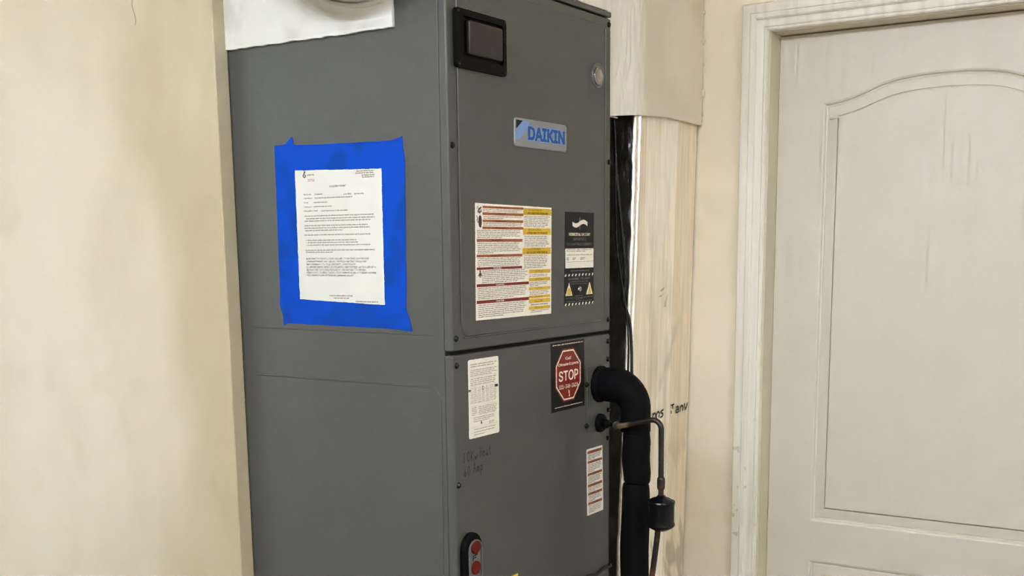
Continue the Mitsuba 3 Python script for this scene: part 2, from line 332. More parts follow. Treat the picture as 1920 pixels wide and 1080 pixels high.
for a, b in ((DX0 - 0.019, DX0), (DX1, DX1 + 0.019)): struct('side_jamb', rbox((a, jy0, 0), (b, jy1, DZ + 0.019), 0.0012), 'm_jamb', tr, smooth=35)
struct('head_jamb', rbox((DX0, jy0, DZ), (DX1, jy1, DZ + 0.019), 0.0012), 'm_jamb', tr, smooth=35)
CW = 0.0575   # casing width; profile (distance from the inner edge, thickness)
CP = [(0, 0), (0, 0.0070), (0.0020, 0.0100), (0.0050, 0.0105), (0.0060, 0.0080), (0.0072, 0.0080), (0.0080, 0.0110), (0.0120, 0.0125), (0.0205, 0.0120), (0.0225, 0.0128), (0.0240, 0.0175), (0.0265, 0.0195), (0.0335, 0.0205), (0.0345, 0.0178), (0.0358, 0.0178), (0.0370, 0.0205), (0.0505, 0.0210), (0.0545, 0.0195), (CW, 0.0130), (CW, 0)]
def casing(side):
    cx0, cx1, ch = DX0 - 0.0045, DX1 + 0.0045, DZ + 0.0025; A, B = [], []
    for s, t in CP:
        if side == 'head': A.append((cx0 - s, ch + s, t)); B.append((cx1 + s, ch + s, t))
        else:
            x = cx0 - s if side == 'left' else cx1 + s; A.append((x, 0.0, t)); B.append((x, ch + s, t))
    n = len(CP); v = np.array(A + B); f = [q for j in range(n) for q in ((j, (j + 1) % n, n + (j + 1) % n), (j, n + (j + 1) % n, n + j))]
    f += [(0, j, j + 1) for j in range(1, n - 1)] + [(n, n + j + 1, n + j) for j in range(1, n - 1)]
    m = trimesh.Trimesh(v, np.array(f), process=False); trimesh.repair.fix_normals(m); return put(m, SIDE(WY))
struct('side_casing', casing('left'), 'm_trim', tr, smooth=28)
struct('head_casing', casing('head'), 'm_trim', tr, smooth=28)
struct('side_casing', casing('right'), 'm_trim', tr, smooth=28)
nh = lathe([(0, 0.0175), (0.0016, 0.0175), (0.0020, 0.0165), (0.0020, 0.012)], 14)
nh.apply_translation([0.108, 2.0665, 0]); struct('nail_head', put(nh, SIDE(WY)), 'm_ink', tr)

# ------------------------------------------------------------------ duct work beside and above the unit
def xb(z): return -0.0088 - 0.0185 * (1.66 - z)
def yf(z): return np.interp(z, [0.0, 0.93, 1.214, 1.393, 1.48, 1.655, 1.86], [0.605, 0.6275, 0.6415, 0.6500, 0.6560, 0.6619, 0.6642])
rd = thing('return_duct', 'tall cream fibreboard duct with silver foil side in the corner behind the black pipe', 'duct')
zs_ = np.linspace(0.0, 1.858, 150)
RC = 0.007
def board_fn(u, v):
    y = yf(v) - 0.006 + u * (WY - 0.0040 - yf(v) + 0.006)
    rip = 0.0045 * nz(y * 22, v * 3.2, 0.5) + 0.0035 * np.exp(-((y - 0.842) / 0.006) ** 2) + 0.0060 * nz(y * 75, v * 1.3, 3.1, seed=4) * np.exp(-((y - 0.82) / 0.04) ** 2)
    return np.stack([xb(v) + rip, y, v], 1)
obj('board_face', grid(np.linspace(0, 1, 90), zs_, board_fn), 'm_board', rd, smooth=True)
def foil_fn(u, v):
    # along the section: back of the left side, forward, round the corner, a lip over the board face
    lw = np.interp(v, [0.9, 1.3, 1.5, 1.86], [0.0030, 0.0040, 0.0055, 0.0072]); yl = yf(v) - lw - RC; x0 = xb(v) + 0.0012
    a = np.clip((u - 0.5) / 0.3, 0, 1) * np.pi / 2
    x = np.where(u < 0.5, x0 - RC - (0.5 - u) / 0.5 * 0.42, x0 - RC + RC * np.sin(a))
    y = np.where(u < 0.5, yl, yl + RC - RC * np.cos(a))
    lip = np.clip((u - 0.8) / 0.2, 0, 1)
    y = y + lip * lw * (1.0 + 0.5 * nz(v * 9, 0.3, 0.7, seed=2))
    x = x + lip ** 2 * (0.0042 + 0.0030 * nz(v * 14, 0.1, 0.2, seed=5)) + 0.0009 * (u > 0.45) * nz(u * 9, v * 34, 1.0, seed=8)
    y = y + 0.0070 * nz(x * 40, v * 26, 0.4, seed=3, oct=4) * (u < 0.8)
    return np.stack([x, y, v], 1)
fo = obj('foil_side', grid(np.r_[np.linspace(0, 0.5, 26), np.linspace(0.5, 0.8, 14)[1:], np.linspace(0.8, 1, 8)[1:]], zs_, foil_fn), 'm_foil', rd, smooth=True)
tag(fo, 'crinkled silver foil wrapped round the corner')
obj('core', box((-0.42, 0.72, 0.0), (-0.06, 0.94, 1.83)), 'm_board', rd)
for (ya, za), (yb, zb_), (yc, zc_) in (((.772, 1.4795), (.786, 1.4790), (.784, 1.4870)), ((.776, 1.4920), (.792, 1.4905), (.788, 1.5010)), ((.800, 1.4560), (.812, 1.4560), (.803, 1.4860))):
    xf = xb(za) + 0.0032; q = np.array([(xf, ya, za), (xf, yb, zb_), (xf + .007, yc, zc_), (xf - .001, (ya + yb + yc) / 3, (za + zb_ + zc_) / 3)])
    obj('torn_flap', trimesh.Trimesh(q, [(0, 1, 2), (0, 3, 1), (1, 3, 2), (2, 3, 0)], process=False), 'm_jamb', rd)
def stamp(ch, u, v, w, h):
    P = {'h': [[(0, .62), (.02, .60)], [(.0, .28), (.25, .58), (.6, .66), (.9, .5), (.9, 0)]], 'n': [[(0, 0), (0, .25)], [(0, .4), (.3, .66), (.65, .66), (.9, .5), (.9, 0)]],
         's': [[(.9, .68), (.4, .6), (.1, .45), (.3, .32), (.75, .28), (.85, .1), (.6, -.08), (.05, -.14)]],
         'M': [[(0, .95), (.3, .92)], [(.45, .95), (.75, .98)], [(.4, .85), (.42, .5)], [(0, .2), (0, .0)]],
         'a': [[(.1, .62), (.45, .7), (.8, .58), (.8, 0), (.4, -.06), (.1, .1), (.2, .3), (.7, .36)]], 'v': [[(0, .72), (.12, .38), (.4, 0), (.75, .3), (.95, .75)]]}[ch]
    return [[(u + a * w, v + b * h) for a, b in l] for l in P]
ls = []
for ch, u, v in (('h', .7615, 1.2130), ('n', .7800, 1.2135), ('s', .8000, 1.2150)): ls += stamp(ch, u, v, 0.0150, 0.0190)
for ch, u, v in (('M', .8560, 1.2150), ('a', .8800, 1.2130), ('n', .9030, 1.2130), ('v', .9260, 1.2140)): ls += stamp(ch, u, v, 0.0165, 0.0190)
st = strokes(ls, 0.0036, 0.0002)
st.vertices = np.stack([xb(np.asarray(st.vertices)[:, 1]) + 0.0022 + np.asarray(st.vertices)[:, 2], np.asarray(st.vertices)[:, 0], np.asarray(st.vertices)[:, 1]], 1)
k_ = obj('lettering', st, 'm_marker', rd); tag(k_, 'worn black stamped lettering'); stuff(k_)

sp = thing('supply_plenum', 'cream coated plenum box hanging over the foil duct and the top of the air handler', 'duct')
def smooth01(t): t = np.clip(t, 0, 1); return t * t * (3 - 2 * t)
def zb(y): return np.interp(y, [0.5357, 0.6374, 0.7725, 0.9446], [1.8377, 1.8475, 1.8548, 1.8522])
def up_x(y, z):
    wr = smooth01((0.70 - y) / 0.06)
    crease = np.abs(nz(y * 30 + 1.5 * nz(y * 9, z * 5, 0.3, seed=13), z * 4.5, 0.9, seed=11))
    fine = np.abs(nz(y * 75, z * 12.0, 0.2, seed=12))
    edge = np.clip((0.655 - y) / 0.12, 0, 1) ** 2
    return 0.0060 - 0.016 * edge - wr * (0.030 * np.exp(-crease / 0.035) * 0.16 + 0.012 * fine) + 0.003 * nz(y * 16, z * 6, 0.5, seed=14)
def side_fn(u, v):
    y = 0.5345 + u * (WY - 0.0030 - 0.5345); z = zb(y) + v * (2.60 - zb(y)); return np.stack([up_x(y, z), y, z], 1)
fr_ = grid(np.linspace(0, 1, 160), np.linspace(0, 1, 180), side_fn)
V = np.asarray(fr_.vertices).reshape(160, 180, 3)
bot = V[:, 0]; bm = np.stack([bot, bot - [0.004, 0, 0]], 1).reshape(-1, 3)
bf = [q for i in range(159) for q in ((2 * i, 2 * i + 1, 2 * i + 3), (2 * i, 2 * i + 3, 2 * i + 2))]
obj('front_board', cat([fr_, trimesh.Trimesh(bm, np.array(bf), process=False)]), 'm_plenum', sp, smooth=60)
def wrap_fn(u, v):
    y = 0.02 + u * (0.541 - 0.02); z = 2.031 + v * 0.57
    return np.stack([up_x(np.full_like(y, 0.60), z) - 0.006 + 0.008 * nz(y * 18, z * 9, 2.2, seed=15), y, z], 1)
obj('mastic_wrap', grid(np.linspace(0, 1, 50), np.linspace(0, 1, 50), wrap_fn), 'm_plenum', sp, smooth=True)
obj('core', box((-0.50, 0.03, 2.031), (-0.03, 0.94, 2.60)), 'm_plenum', sp)
obj('underside', box((-0.42, 0.5360, 1.8395), (-0.022, 0.6050, 1.8425)), 'm_foil', sp)
for k, (z, r) in enumerate(((1.875, .0022), (1.921, .0048), (1.984, .0026), (2.031, .0040), (2.058, .0024), (2.092, .0030))):
    b = trimesh.creation.icosphere(3, 1.0); v = np.asarray(b.vertices); v = v * (1 + 0.9 * nz(v[:, 0] * 1.3, v[:, 1] * 1.3, v[:, 2] * 1.3 + 3.1 * k, seed=21)[:, None])
    b.vertices = v * [r, r * .8, r * 1.6] + [0.0070, WY - 0.0030, z]; obj('caulk_blob', b, 'm_mastic', sp, smooth=True)

# white mastic-coated plate lapping over the unit's left side, with the round duct collar
mp = thing('collar_plate', 'white mastic coated plate lapping over the top of the grey left side', 'duct')
pts = []
for k in range(60): t = k / 59; pts.append((-0.474 + t * 0.3735, 1.9332 + 0.0050 * nz(t * 34, 0.1, 0.1, seed=31, oct=4)))
for k in range(1, 12): t = k / 49; pts.append((-0.1005 + 0.004 * t + 0.006 * nz(t * 60, 0.6, 0.1, seed=32), 1.9335 + t * 0.45))
pts += [(-0.0950, 2.0350), (0.0300, 2.0380), (0.0300, 2.5335)]
for k in range(50): t = 1 - k / 49; pts.append((-0.4765 - 0.004 * t + 0.008 * nz(t * 70, 0.9, 0.1, seed=33, oct=4), 1.9335 + t * 0.60))
plate = sg.Polygon(pts).buffer(0)
CCX, CCZ, CR = -0.1550, 2.1835, 0.2150
pm = trimesh.creation.extrude_polygon(plate, 0.006, engine='earcut'); pm.apply_translation([0, 0, 0.0005])
obj('plate', put(pm, SIDE(0)), 'm_mastic', mp)
def ripple(u, v):
    x = -0.470 + u * 0.366; z = 1.9365 + v * 0.59; e = np.minimum(np.minimum(x + 0.470, -0.104 - x), z - 1.9365)
    d = np.hypot(x - CCX, z - CCZ)
    h = 0.0062 + np.clip(e / 0.006, 0, 1) * (0.0012 + 0.0050 * nz(x * 38, z * 30, 0.4, seed=36, oct=4) + 0.0030 * np.exp(-((d - CR - 0.022) / 0.006) ** 2))
    return SIDE(0)(np.stack([x, z, h], 1))
obj('mastic_coat', grid(np.linspace(0, 1, 90), np.linspace(0, 1, 120), ripple), 'm_mastic', mp, smooth=True)
def at_side(m, u, v, y0=0.0): m = m.copy(); m.apply_translation([u, v, 0]); return put(m, SIDE(y0))
def at_front(m, u, v, x0=0.0): m = m.copy(); m.apply_translation([u, v, 0]); return put(m, FRONT(x0))
col = lathe([(CR - 0.012, 0.005), (CR, 0.005), (CR, 0.0105), (CR - 0.0012, 0.0130), (CR - 0.0040, 0.0135), (CR - 0.0068, 0.0125), (CR - 0.0080, 0.0100), (CR - 0.012, 0.005)], 96)
tag(obj('collar_rim', at_side(col, CCX, CCZ), 'm_mastic', mp, smooth=35), 'raised round collar rim')
fd = thing('flexible_duct', 'black round flexible duct entering the collar above the white plate', 'duct')
prof = [(0, 0.0105)]
for k in range(25): prof += [(CR - 0.0125 - 0.003 * (k % 2), 0.0105 + k * 0.004)]
prof += [(0, 0.1070)]
obj('sleeve', at_side(lathe(prof, 64), CCX, CCZ), 'm_rubber', fd, smooth=40)

# ------------------------------------------------------------------ the air handler
W, H0, H1 = 0.533, 0.67, 2.0275
ah = thing('air_handler', 'tall charcoal grey air handler cabinet covered in warning stickers', 'air handler')
struct('trim_stand', box((-0.57, 0.003, 0.0), (-0.004, W - 0.003, H0)), 'm_plywood', label='plywood stand boxed in under the air handler')
obj('cabinet', rbox((-0.56, 0.0, H0), (-0.0165, W, 2.0162), 0.002), 'm_grey', ah, smooth=35)
obj('seam_shadow_strip', box((-0.0185, 0.004, 1.4165), (-0.010, W - 0.004, 1.4235)), 'm_black_gap', ah)
obj('top_cap', rbox((-0.562, -0.0015, 2.0180), (0.0012, W + 0.0012, H1), 0.002), 'm_grey', ah, smooth=35)
def sheet(z0, z1, r=0.010):
    """A front panel with folded edges: rounded rim and a raised field, its side flanges folded round the cabinet."""
    lo, hi = np.array([-0.0165, -0.0012, z0]), np.array([0.0, W + 0.0010, z1])
    return rbox(lo, hi, 0.0035, 16)
upp = sheet(1.4232, 2.0155)
fld = bevel(rrect(0.0250, 1.4445, 0.5085, 2.000, 0.016), 0.0022, 0.0021, 0.0)
pu = obj('upper_access_panel', cat([upp, put(fld, FRONT(-0.0006))]), 'm_grey', ah, smooth=25)
obj('lower_access_panel', sheet(0.690, 1.4170), 'm_grey', ah, smooth=30)
PF = 0.0016   # front of the raised field
# pressed ribs of the left side
def rib(pts, r=0.0011): return tube(fillet([(x, 0.0, z) for x, z in pts], 0.024, 8) if len(pts) > 2 else np.array([(x, 0.0, z) for x, z in pts]), r, 8)
obj('pressed_rib', rib([(-0.440, 1.3648), (-0.0250, 1.3634), (-0.0315, 0.72)], 0.0013), 'm_grey', ah, smooth=True)
obj('pressed_rib', rib([(-0.445, 1.4508), (-0.0380, 1.4487)], 0.0010), 'm_grey', ah, smooth=True)
def fold(pts, r=0.0014): return tube(fillet([(PF - 0.0004, y, z) for y, z in pts], 0.016, 8) if len(pts) > 2 else np.array([(PF - 0.0004, y, z) for y, z in pts]), r, 10)
obj('panel_fold', fold([(.0246, 1.9950), (.0246, 1.4650)]), 'm_grey_smooth', ah, smooth=True)
obj('panel_fold', fold([(.0300, 1.4440), (.5095, 1.4300 + .0155), (.5095, 1.9950)]), 'm_grey_smooth', ah, smooth=True)
# screws
hexp = cat([lathe([(0, 0.0042), (0.0018, 0.0042), (0.0036, 0.0034), (0.0042, 0.0022), (0.0042, 0.0012)], 6), lathe([(0, 0.0016), (0.0048, 0.0013), (0.0054, 0.0), (0, 0)], 16)])
for y, z, o in ((.0093, 1.7479, 0), (.0093, 1.4440, 0), (.0094, 1.4002, 0), (.0085, 1.2021, 0), (.5245, 2.0040, 0), (.5262, 1.7498, 0), (.5255, 1.4454, 0), (.5245, 1.4021, 0), (.5240, 1.3665, 0), (.4360, 1.3249, 1), (.4360, 1.2433, 1), (.5248, 1.2071, 0), (.5240, 1.2648, 1)):
    obj('screw', at_front(hexp, y, z, 0.0016 * o), 'm_screw', ah, smooth=30)
# dark window in a black bezel
dw = obj('viewing_window', put(bevel(rrect(.0149, 1.8665, .1567, 1.9555, .006), 0.0060, 0.0015).difference(bevel(rrect(.0375, 1.8835, .1475, 1.9450, .004), 0.02, 0.001, 0.0018)) if False else cat([
    poly(rrect(.0149, 1.8665, .1567, 1.9555, .006).difference(rrect(.0340, 1.8830, .1480, 1.9455, .005)), 0.0060), poly(rrect(.0149, 1.8665, .1567, 1.9555, .006), 0.0008)]), FRONT(PF)), 'm_black_plastic', ah)
tag(dw, 'black bezel around a dark window')
def lens(u0, v0, u1, v1, t, r): return put(tm(m3.Manifold.batch_hull([m3.Manifold.sphere(r, 16).translate([u, v, w]) for u in (u0 + r, u1 - r) for v in (v0 + r, v1 - r) for w in (r, t - r)])), FRONT(PF))
obj('glass', lens(.0475, 1.8890, .1440, 1.9408, 0.0085, 0.0035), 'm_lens', dw, smooth=60)
for u in (.0215, .1530):
    for v in (1.8715, 1.9510): obj('screw', at_front(lathe([(0, 0.0012), (0.002, 0.001), (0.0026, 0)], 12), u, v, PF + 0.006), 'm_screw', dw)
# chrome plug
kn = obj('round_latch', at_front(lathe([(0.0, 0.0), (0.0235, 0.0), (0.0235, 0.0014), (0.0222, 0.0030), (0.0200, 0.0032), (0.0180, 0.0016), (0.0145, 0.0012)], 40), .4765, 1.9055, PF), 'm_rim_grey', ah, smooth=30)
tag(kn, 'round chrome latch set in a grey ring')
obj('dome', at_front(lathe([(0.0165, 0.0010), (0.0160, 0.0038), (0.0145, 0.0046), (0.0130, 0.0042), (0.0105, 0.0024), (0.0070, 0.0013), (0.0030, 0.0009), (0.0, 0.0008)], 40), .4765, 1.9040, PF), 'm_chrome', kn, smooth=40)
# nameplate
bd = obj('nameplate', put(bevel(rrect(.1847, 1.7578, .3590, 1.8055, .006), 0.0022, 0.0008), FRONT(PF)), 'm_badge', ah, smooth=20)
tag(bd, 'rounded silver nameplate with blue lettering')
bx = PF + 0.0022
obj('black_triangle', put(poly([(.1895, 1.8015), (.2100, 1.8015), (.1895, 1.7870)], 0.0003), FRONT(bx)), 'm_sticker_black', bd)
obj('blue_band', put(poly([(.2120, 1.8020), (.2330, 1.8020), (.2265, 1.7930), (.2000, 1.7700), (.1885, 1.7700), (.1885, 1.7855)], 0.0003), FRONT(bx)), 'm_badge_sky', bd)
tt_ = text('DAIKIN', .2275, 1.7720, .3500, 1.7925, True, 0.0003, 0.0004)
fat = shapely.union_all([sg.Polygon(np.asarray(tt_.vertices)[f][:, :2]).buffer(0.0007, quad_segs=2) for f in tt_.faces if sg.Polygon(np.asarray(tt_.vertices)[f][:, :2]).area > 1e-10])
halo = shapely.union_all([sg.Polygon(np.asarray(tt_.vertices)[f][:, :2]).buffer(0.0024, quad_segs=2) for f in tt_.faces if sg.Polygon(np.asarray(tt_.vertices)[f][:, :2]).area > 1e-10])
stuff(obj('letter_outline', put(poly(halo.simplify(0.0002), 0.0003), FRONT(bx)), 'm_badge_sky', bd))
stuff(obj('lettering', put(poly(fat.simplify(0.0001), 0.0005), FRONT(bx)), 'm_badge_blue', bd))

# large warning label
def fput(m, x=PF): return put(m, FRONT(x))
E_ = 0.0002
wl = obj('warning_label', fput(poly([(.0640, 1.4700), (.3040, 1.4690), (.3075, 1.6580), (.0665, 1.6605)], E_)), 'm_sticker', ah)
tag(wl, 'large white label of orange, red and yellow warning bars')
def skew(m, u0, u1, s0, s1):   # tilt a bar the way the label was stuck on
    v = np.asarray(m.vertices).copy(); v[:, 1] += np.interp(v[:, 0], [u0, u1], [s0, s1]); m.vertices = v; return m
BARS = [(.0880, .2127, 1.6563, 1.6525, 0), (.0879, .2125, 1.6459, 1.6415, 0), (.0875, .2123, 1.6343, 1.6299, 0), (.0872, .2121, 1.6229, 1.6186, 0), (.0697, .2092, 1.6027, 1.5978, 0), (.0690, .2087, 1.5774, 1.5728, 0), (.0684, .2066, 1.5566, 1.5524, 1), (.0677, .2288, 1.5292, 1.5244, 1), (.0669, .2283, 1.5023, 1.4969, 1)]
ink, soft, yink = [], [], []
for u0, u1, z1, z0, red in BARS:
    obj('red_bar' if red else 'orange_bar', fput(bar(u0, z0, u1, z1, 0.0001, E_)), 'm_red_bar' if red else 'm_orange_bar', wl)
    h = z1 - z0; c = u0 + 0.36 * (u1 - u0) if red else u0 + 0.30 * (u1 - u0)
    (soft if red else ink).append(text('WARNING' if not red else 'DANGER', c, z0 + .22 * h, c + 0.034 * (0.7 if red else 1), z0 + .78 * h, True, E_ + 0.0001))
YEL = [(.2127, .3064, 1.6553, 1.6438), (.2112, .3042, 1.6213, 1.6099), (.2089, .3038, 1.5878, 1.5761), (.2292, .3016, 1.5494, 1.5429), (.2289, .3014, 1.5353, 1.5291), (.2287, .3012, 1.5189, 1.5134), (.2284, .3011, 1.5042, 1.4994), (.2283, .3010, 1.4980, 1.4908), (.2281, .3009, 1.4849, 1.4793)]
for k, (u0, u1, z1, z0) in enumerate(YEL):
    obj('yellow_bar', fput(bar(u0, z0, u1, z1, 0.0001, E_)), 'm_yellow_bar', wl)
    h = z1 - z0
    if k < 3:
        yink.append(text('WARNING', u0 + .016, z0 + .62 * h, u0 + .060, z0 + .90 * h, True, E_ + 0.0001))
        yink.append(rows(u0 + .013, z0 + .08 * h, u1 - .012, z0 + .48 * h, 1, E_ + 0.0002, 0.8, 1.0))
    else: yink.append(text('CAUTION', u0 + .020, z0 + .22 * h, u0 + .046, z0 + .80 * h, True, E_ + 0.0001))
stuff(obj('bar_lettering', fput(cat(ink)), 'm_bar_ink', wl)); stuff(obj('white_lettering', fput(cat(soft)), 'm_print_white', wl))
stuff(obj('yellow_bar_lettering', fput(cat(yink)), 'm_yellow_ink', wl))
small = []
for u0, z0, u1, z1, n, l in ((.089, 1.6467, .211, 1.6520, 2, .85), (.089, 1.6350, .211, 1.6408, 2, .5), (.089, 1.6235, .211, 1.6294, 2, .95), (.0715, 1.6035, .205, 1.6180, 5, .55), (.0715, 1.5783, .205, 1.5970, 6, .35), (.071, 1.5575, .205, 1.5722, 5, .95),
                             (.084, 1.5300, .2265, 1.5517, 7, .75), (.070, 1.5035, .2240, 1.5238, 7, .7), (.071, 1.4735, .2220, 1.4960, 7, .5),
                             (.2150, 1.6225, .3010, 1.6430, 7, .8), (.2150, 1.5890, .2980, 1.6090, 6, .85), (.2130, 1.5515, .2930, 1.5755, 8, .8), (.2305, 1.5362, .2970, 1.5420, 2, .9), (.2310, 1.5198, .2950, 1.5283, 3, .45), (.2310, 1.5048, .2950, 1.5130, 3, .95), (.2340, 1.4856, .2960, 1.4902, 1, .95), (.2340, 1.4735, .2960, 1.4788, 2, .6)):
    small.append(rows(u0, z0, u1, z1, n, E_ + 0.0001, 0.44, l))
stuff(obj('fine_print', fput(cat(small)), 'm_ink_soft', wl))
ic = [poly(sg.Point(0, 0).buffer(1), 0.0001, E_)]
ic[0].vertices = np.asarray(ic[0].vertices) * [0.0050, 0.0100, 1] + [.0805, 1.6310, 0]
ic.append(poly(shapely.union_all([sg.Point(.0785, 1.5500).buffer(.0022), sg.Polygon([(.0762, 1.5478), (.0808, 1.5478), (.0840, 1.5425), (.0820, 1.5415), (.0800, 1.5440), (.0800, 1.5400), (.0770, 1.5400), (.0770, 1.5440), (.0750, 1.5415), (.0730, 1.5425)])]), 0.0001, E_))
ic.append(strokes([[(.0705, 1.6400), (.0735, 1.6365), (.0715, 1.6330), (.0745, 1.6295)]], .0016, 0.0001, E_))
for k in range(14): a = rng.uniform(0, 6.28); q = (rng.uniform(.071, .0845), rng.uniform(1.6435, 1.6545)); ic.append(strokes([[q, (q[0] + .004 * math.cos(a), q[1] + .004 * math.sin(a))]], .0014, 0.0001, E_))
each('pictogram', [ic[0], ic[1], ic[2]], 'm_ink', wl, FRONT(PF)); stuff(obj('sketch', fput(cat(ic[3:])), 'm_ink', wl))

# black lamp label
uv = obj('lamp_label', fput(poly([(.3505, 1.4800), (.4632, 1.4800), (.4640, 1.6520), (.3550, 1.6520)], E_)), 'm_sticker_black', ah)
tag(uv, 'black lamp label with two warning triangles')
ban = [(u, 1.6350 + .0035 * math.sin((u - .382) / .0567 * 6.28 + 3.3)) for u in np.linspace(.3822, .4385, 24)]
obj('banner', fput(poly(ban + [(u, z - .0078) for u, z in ban[::-1]], 0.0001, E_ + 0.0001)), 'm_print_white', uv)
obj('sparkle', fput(poly([(.4098, 1.6440), (.4155, 1.6315), (.4098, 1.6190), (.4045, 1.6315)], 0.0001, E_)), 'm_print_grey', uv)
obj('paper_field', fput(poly(sg.box(.3556, 1.5492, .4622, 1.5852), 0.0001, E_)), 'm_sticker', uv)
wt = [text('GERMICIDAL UV LIGHT', .3690, 1.6088, .4495, 1.6138, True, E_)]
for v in (1.5363, 1.4822):
    for k in range(9): u = .3530 + k * .0128; wt.append(poly([(u, v - .0022), (u + .0045, v - .0022), (u + .0072, v + .0022), (u + .0027, v + .0022)], 0.0001, E_))
for tri in ([(.3552, 1.4983), (.3818, 1.4983), (.3690, 1.5230)], [(.4335, 1.4985), (.4598, 1.4985), (.4472, 1.5222)]): wt.append(poly(tri, 0.0001, E_))
stuff(obj('white_lettering', fput(wt[0]), 'm_print_white', uv)); stuff(obj('hazard_stripe', fput(cat(wt[1:-2])), 'm_print_white', uv)); each('warning_triangle', wt[-2:], 'm_print_white', uv, FRONT(PF))
gy = [text('IMPORTANT:', .3850, 1.5998, .4350, 1.6048, False, E_), text('UV LAMP REPLACEMENT', .3620, 1.5908, .4560, 1.5955, False, E_), rows(.3750, 1.5424, .4460, 1.5455, 1, E_ + .0001, .6, 1),
      text('WARNING: UV LIGHT', .3660, 1.5272, .4495, 1.5310, True, E_)] + [rows(a, b, c, d, 1, E_ + .0001, .6, 1.0) for a, b, c, d in ((.371, 1.5228, .442, 1.5246), (.377, 1.5188, .439, 1.5204), (.391, 1.4960, .421, 1.4982), (.357, 1.4928, .460, 1.4946), (.395, 1.4905, .423, 1.4918), (.359, 1.4864, .457, 1.4882))]
stuff(obj('grey_print', fput(cat(gy)), 'm_print_grey', uv))
yl = [poly([(.3635, 1.4998), (.3750, 1.4998), (.3760, 1.5080), (.3690, 1.5140), (.3625, 1.5080)], .0001, E_ + .0001), poly([(.4415, 1.4998), (.4530, 1.4998), (.4500, 1.5080), (.4470, 1.5160), (.4440, 1.5080)], .0001, E_ + .0001)]
each('yellow_pictogram', yl, 'm_yellow_bar', uv, FRONT(PF))
stuff(obj('field_print', fput(cat([rows(.360, 1.5790, .458, 1.5845, 2, E_ + .0002, .5, .75), rows(.361, 1.5725, .455, 1.5745, 1, E_ + .0002, .7, 1), rows(.360, 1.5640, .372, 1.5690, 2, E_ + .0002, .6), rows(.382, 1.5640, .395, 1.5690, 2, E_ + .0002, .6), rows(.411, 1.5640, .432, 1.5690, 2, E_ + .0002, .6), quads([(.359, 1.5605, .461, 1.5611)], E_ + .0002)])), 'm_ink_soft', uv))
obj('indicator', at_front(lathe([(0.0055, 0.0), (0.0052, 0.0015), (0.0040, 0.0026), (0.0020, 0.0030), (0.0, 0.0030)], 24), .4082, 1.5094, PF + E_), 'm_chrome', uv, smooth=40)

# stop sticker
ss = obj('stop_sticker', fput(poly([(.3062, 1.2848), (.4305, 1.2852), (.4290, 1.4140), (.3042, 1.4136)], E_), 0.0), 'm_sticker_black', ah)
tag(ss, 'black sticker with a red octagon stop sign')
OC = [(.3479, 1.3976), (.3875, 1.3976), (.4142, 1.3711), (.4142, 1.3325), (.3878, 1.3038), (.3513, 1.3038), (.3232, 1.3305), (.3230, 1.3700)]
og = sg.Polygon(OC)
obj('red_octagon', fput(poly(og.buffer(.0030, join_style=2), .0001, E_), 0.0), 'm_red_bar', ss)
pw = [poly(og.difference(og.buffer(-.0026, join_style=2)), .0001, E_ + .0001), text('Call', .3575, 1.3798, .3790, 1.3850, True, E_ + .0001), text('Climate Experts', .3310, 1.3690, .4070, 1.3738, True, E_ + .0001),
      text('STOP', .3330, 1.3408, .4058, 1.3588, True, E_ + .0001), text('321-345-3415', .3338, 1.3258, .4045, 1.3330, True, E_ + .0001),
      poly([(.3690, 1.3225), (.3712, 1.3215), (.3718, 1.3150), (.3738, 1.3120), (.3728, 1.3085), (.3705, 1.3095), (.3710, 1.3130), (.3692, 1.3165)], .0001, E_ + .0001)]
obj('octagon_outline', fput(pw[0], 0.0), 'm_print_white', ss)
for q in pw[1:5]: stuff(obj('lettering', fput(q, 0.0), 'm_print_white', ss))
obj('emblem', fput(pw[5], 0.0), 'm_print_white', ss)
stuff(obj('grey_print', fput(cat([rows(.311, 1.4078, .424, 1.4106, 1, E_ + .0001, .7, 1.0, .008), rows(.318, 1.2915, .4215, 1.2935, 1, E_ + .0001, .7, 1.0, .02, .0004)]), 0.0), 'm_ink_pale', ss))

# data label, handwriting
dl = obj('rating_label', fput(bevel(rrect(.0412, 1.2743, .1315, 1.4063, .003), 0.0003, 0.0001), 0.0), 'm_sticker', ah)
tag(dl, 'white rating label full of small print')
d0 = 0.0004
ft = [rows(.047, 1.3925, .126, 1.4000, 2, d0, .5, .9, .014), rows(.047, 1.3780, .126, 1.3900, 4, d0, .45, .8, .018), rows(.047, 1.3625, .126, 1.3755, 4, d0, .55, .9, .010)]
ft += [rows(.047 + .0113 * k, 1.3330, .047 + .0113 * k + .0095, 1.3600, 10, d0, .5, .9, .006) for k in range(7)]
ft += [quads([(.046, z, .127, z + .0004) for z in (1.3770, 1.3615, 1.3325, 1.3280, 1.2925)] + [(.046 + .0116 * k, 1.3325, .0463 + .0116 * k, 1.3615) for k in range(8)], d0)]
ft += [rows(.050, 1.3120, .066, 1.3270, 5, d0, .5), rows(.070, 1.3120, .125, 1.3270, 5, d0, .55, .9), rows(.055, 1.3005, .120, 1.3100, 3, d0, .5), rows(.100, 1.2935, .118, 1.2985, 2, d0, .6), rows(.055, 1.2775, .120, 1.2910, 3, d0, .35, .5, .02)]
stuff(obj('fine_print', fput(cat(ft), 0.0), 'm_ink_pale', dl))
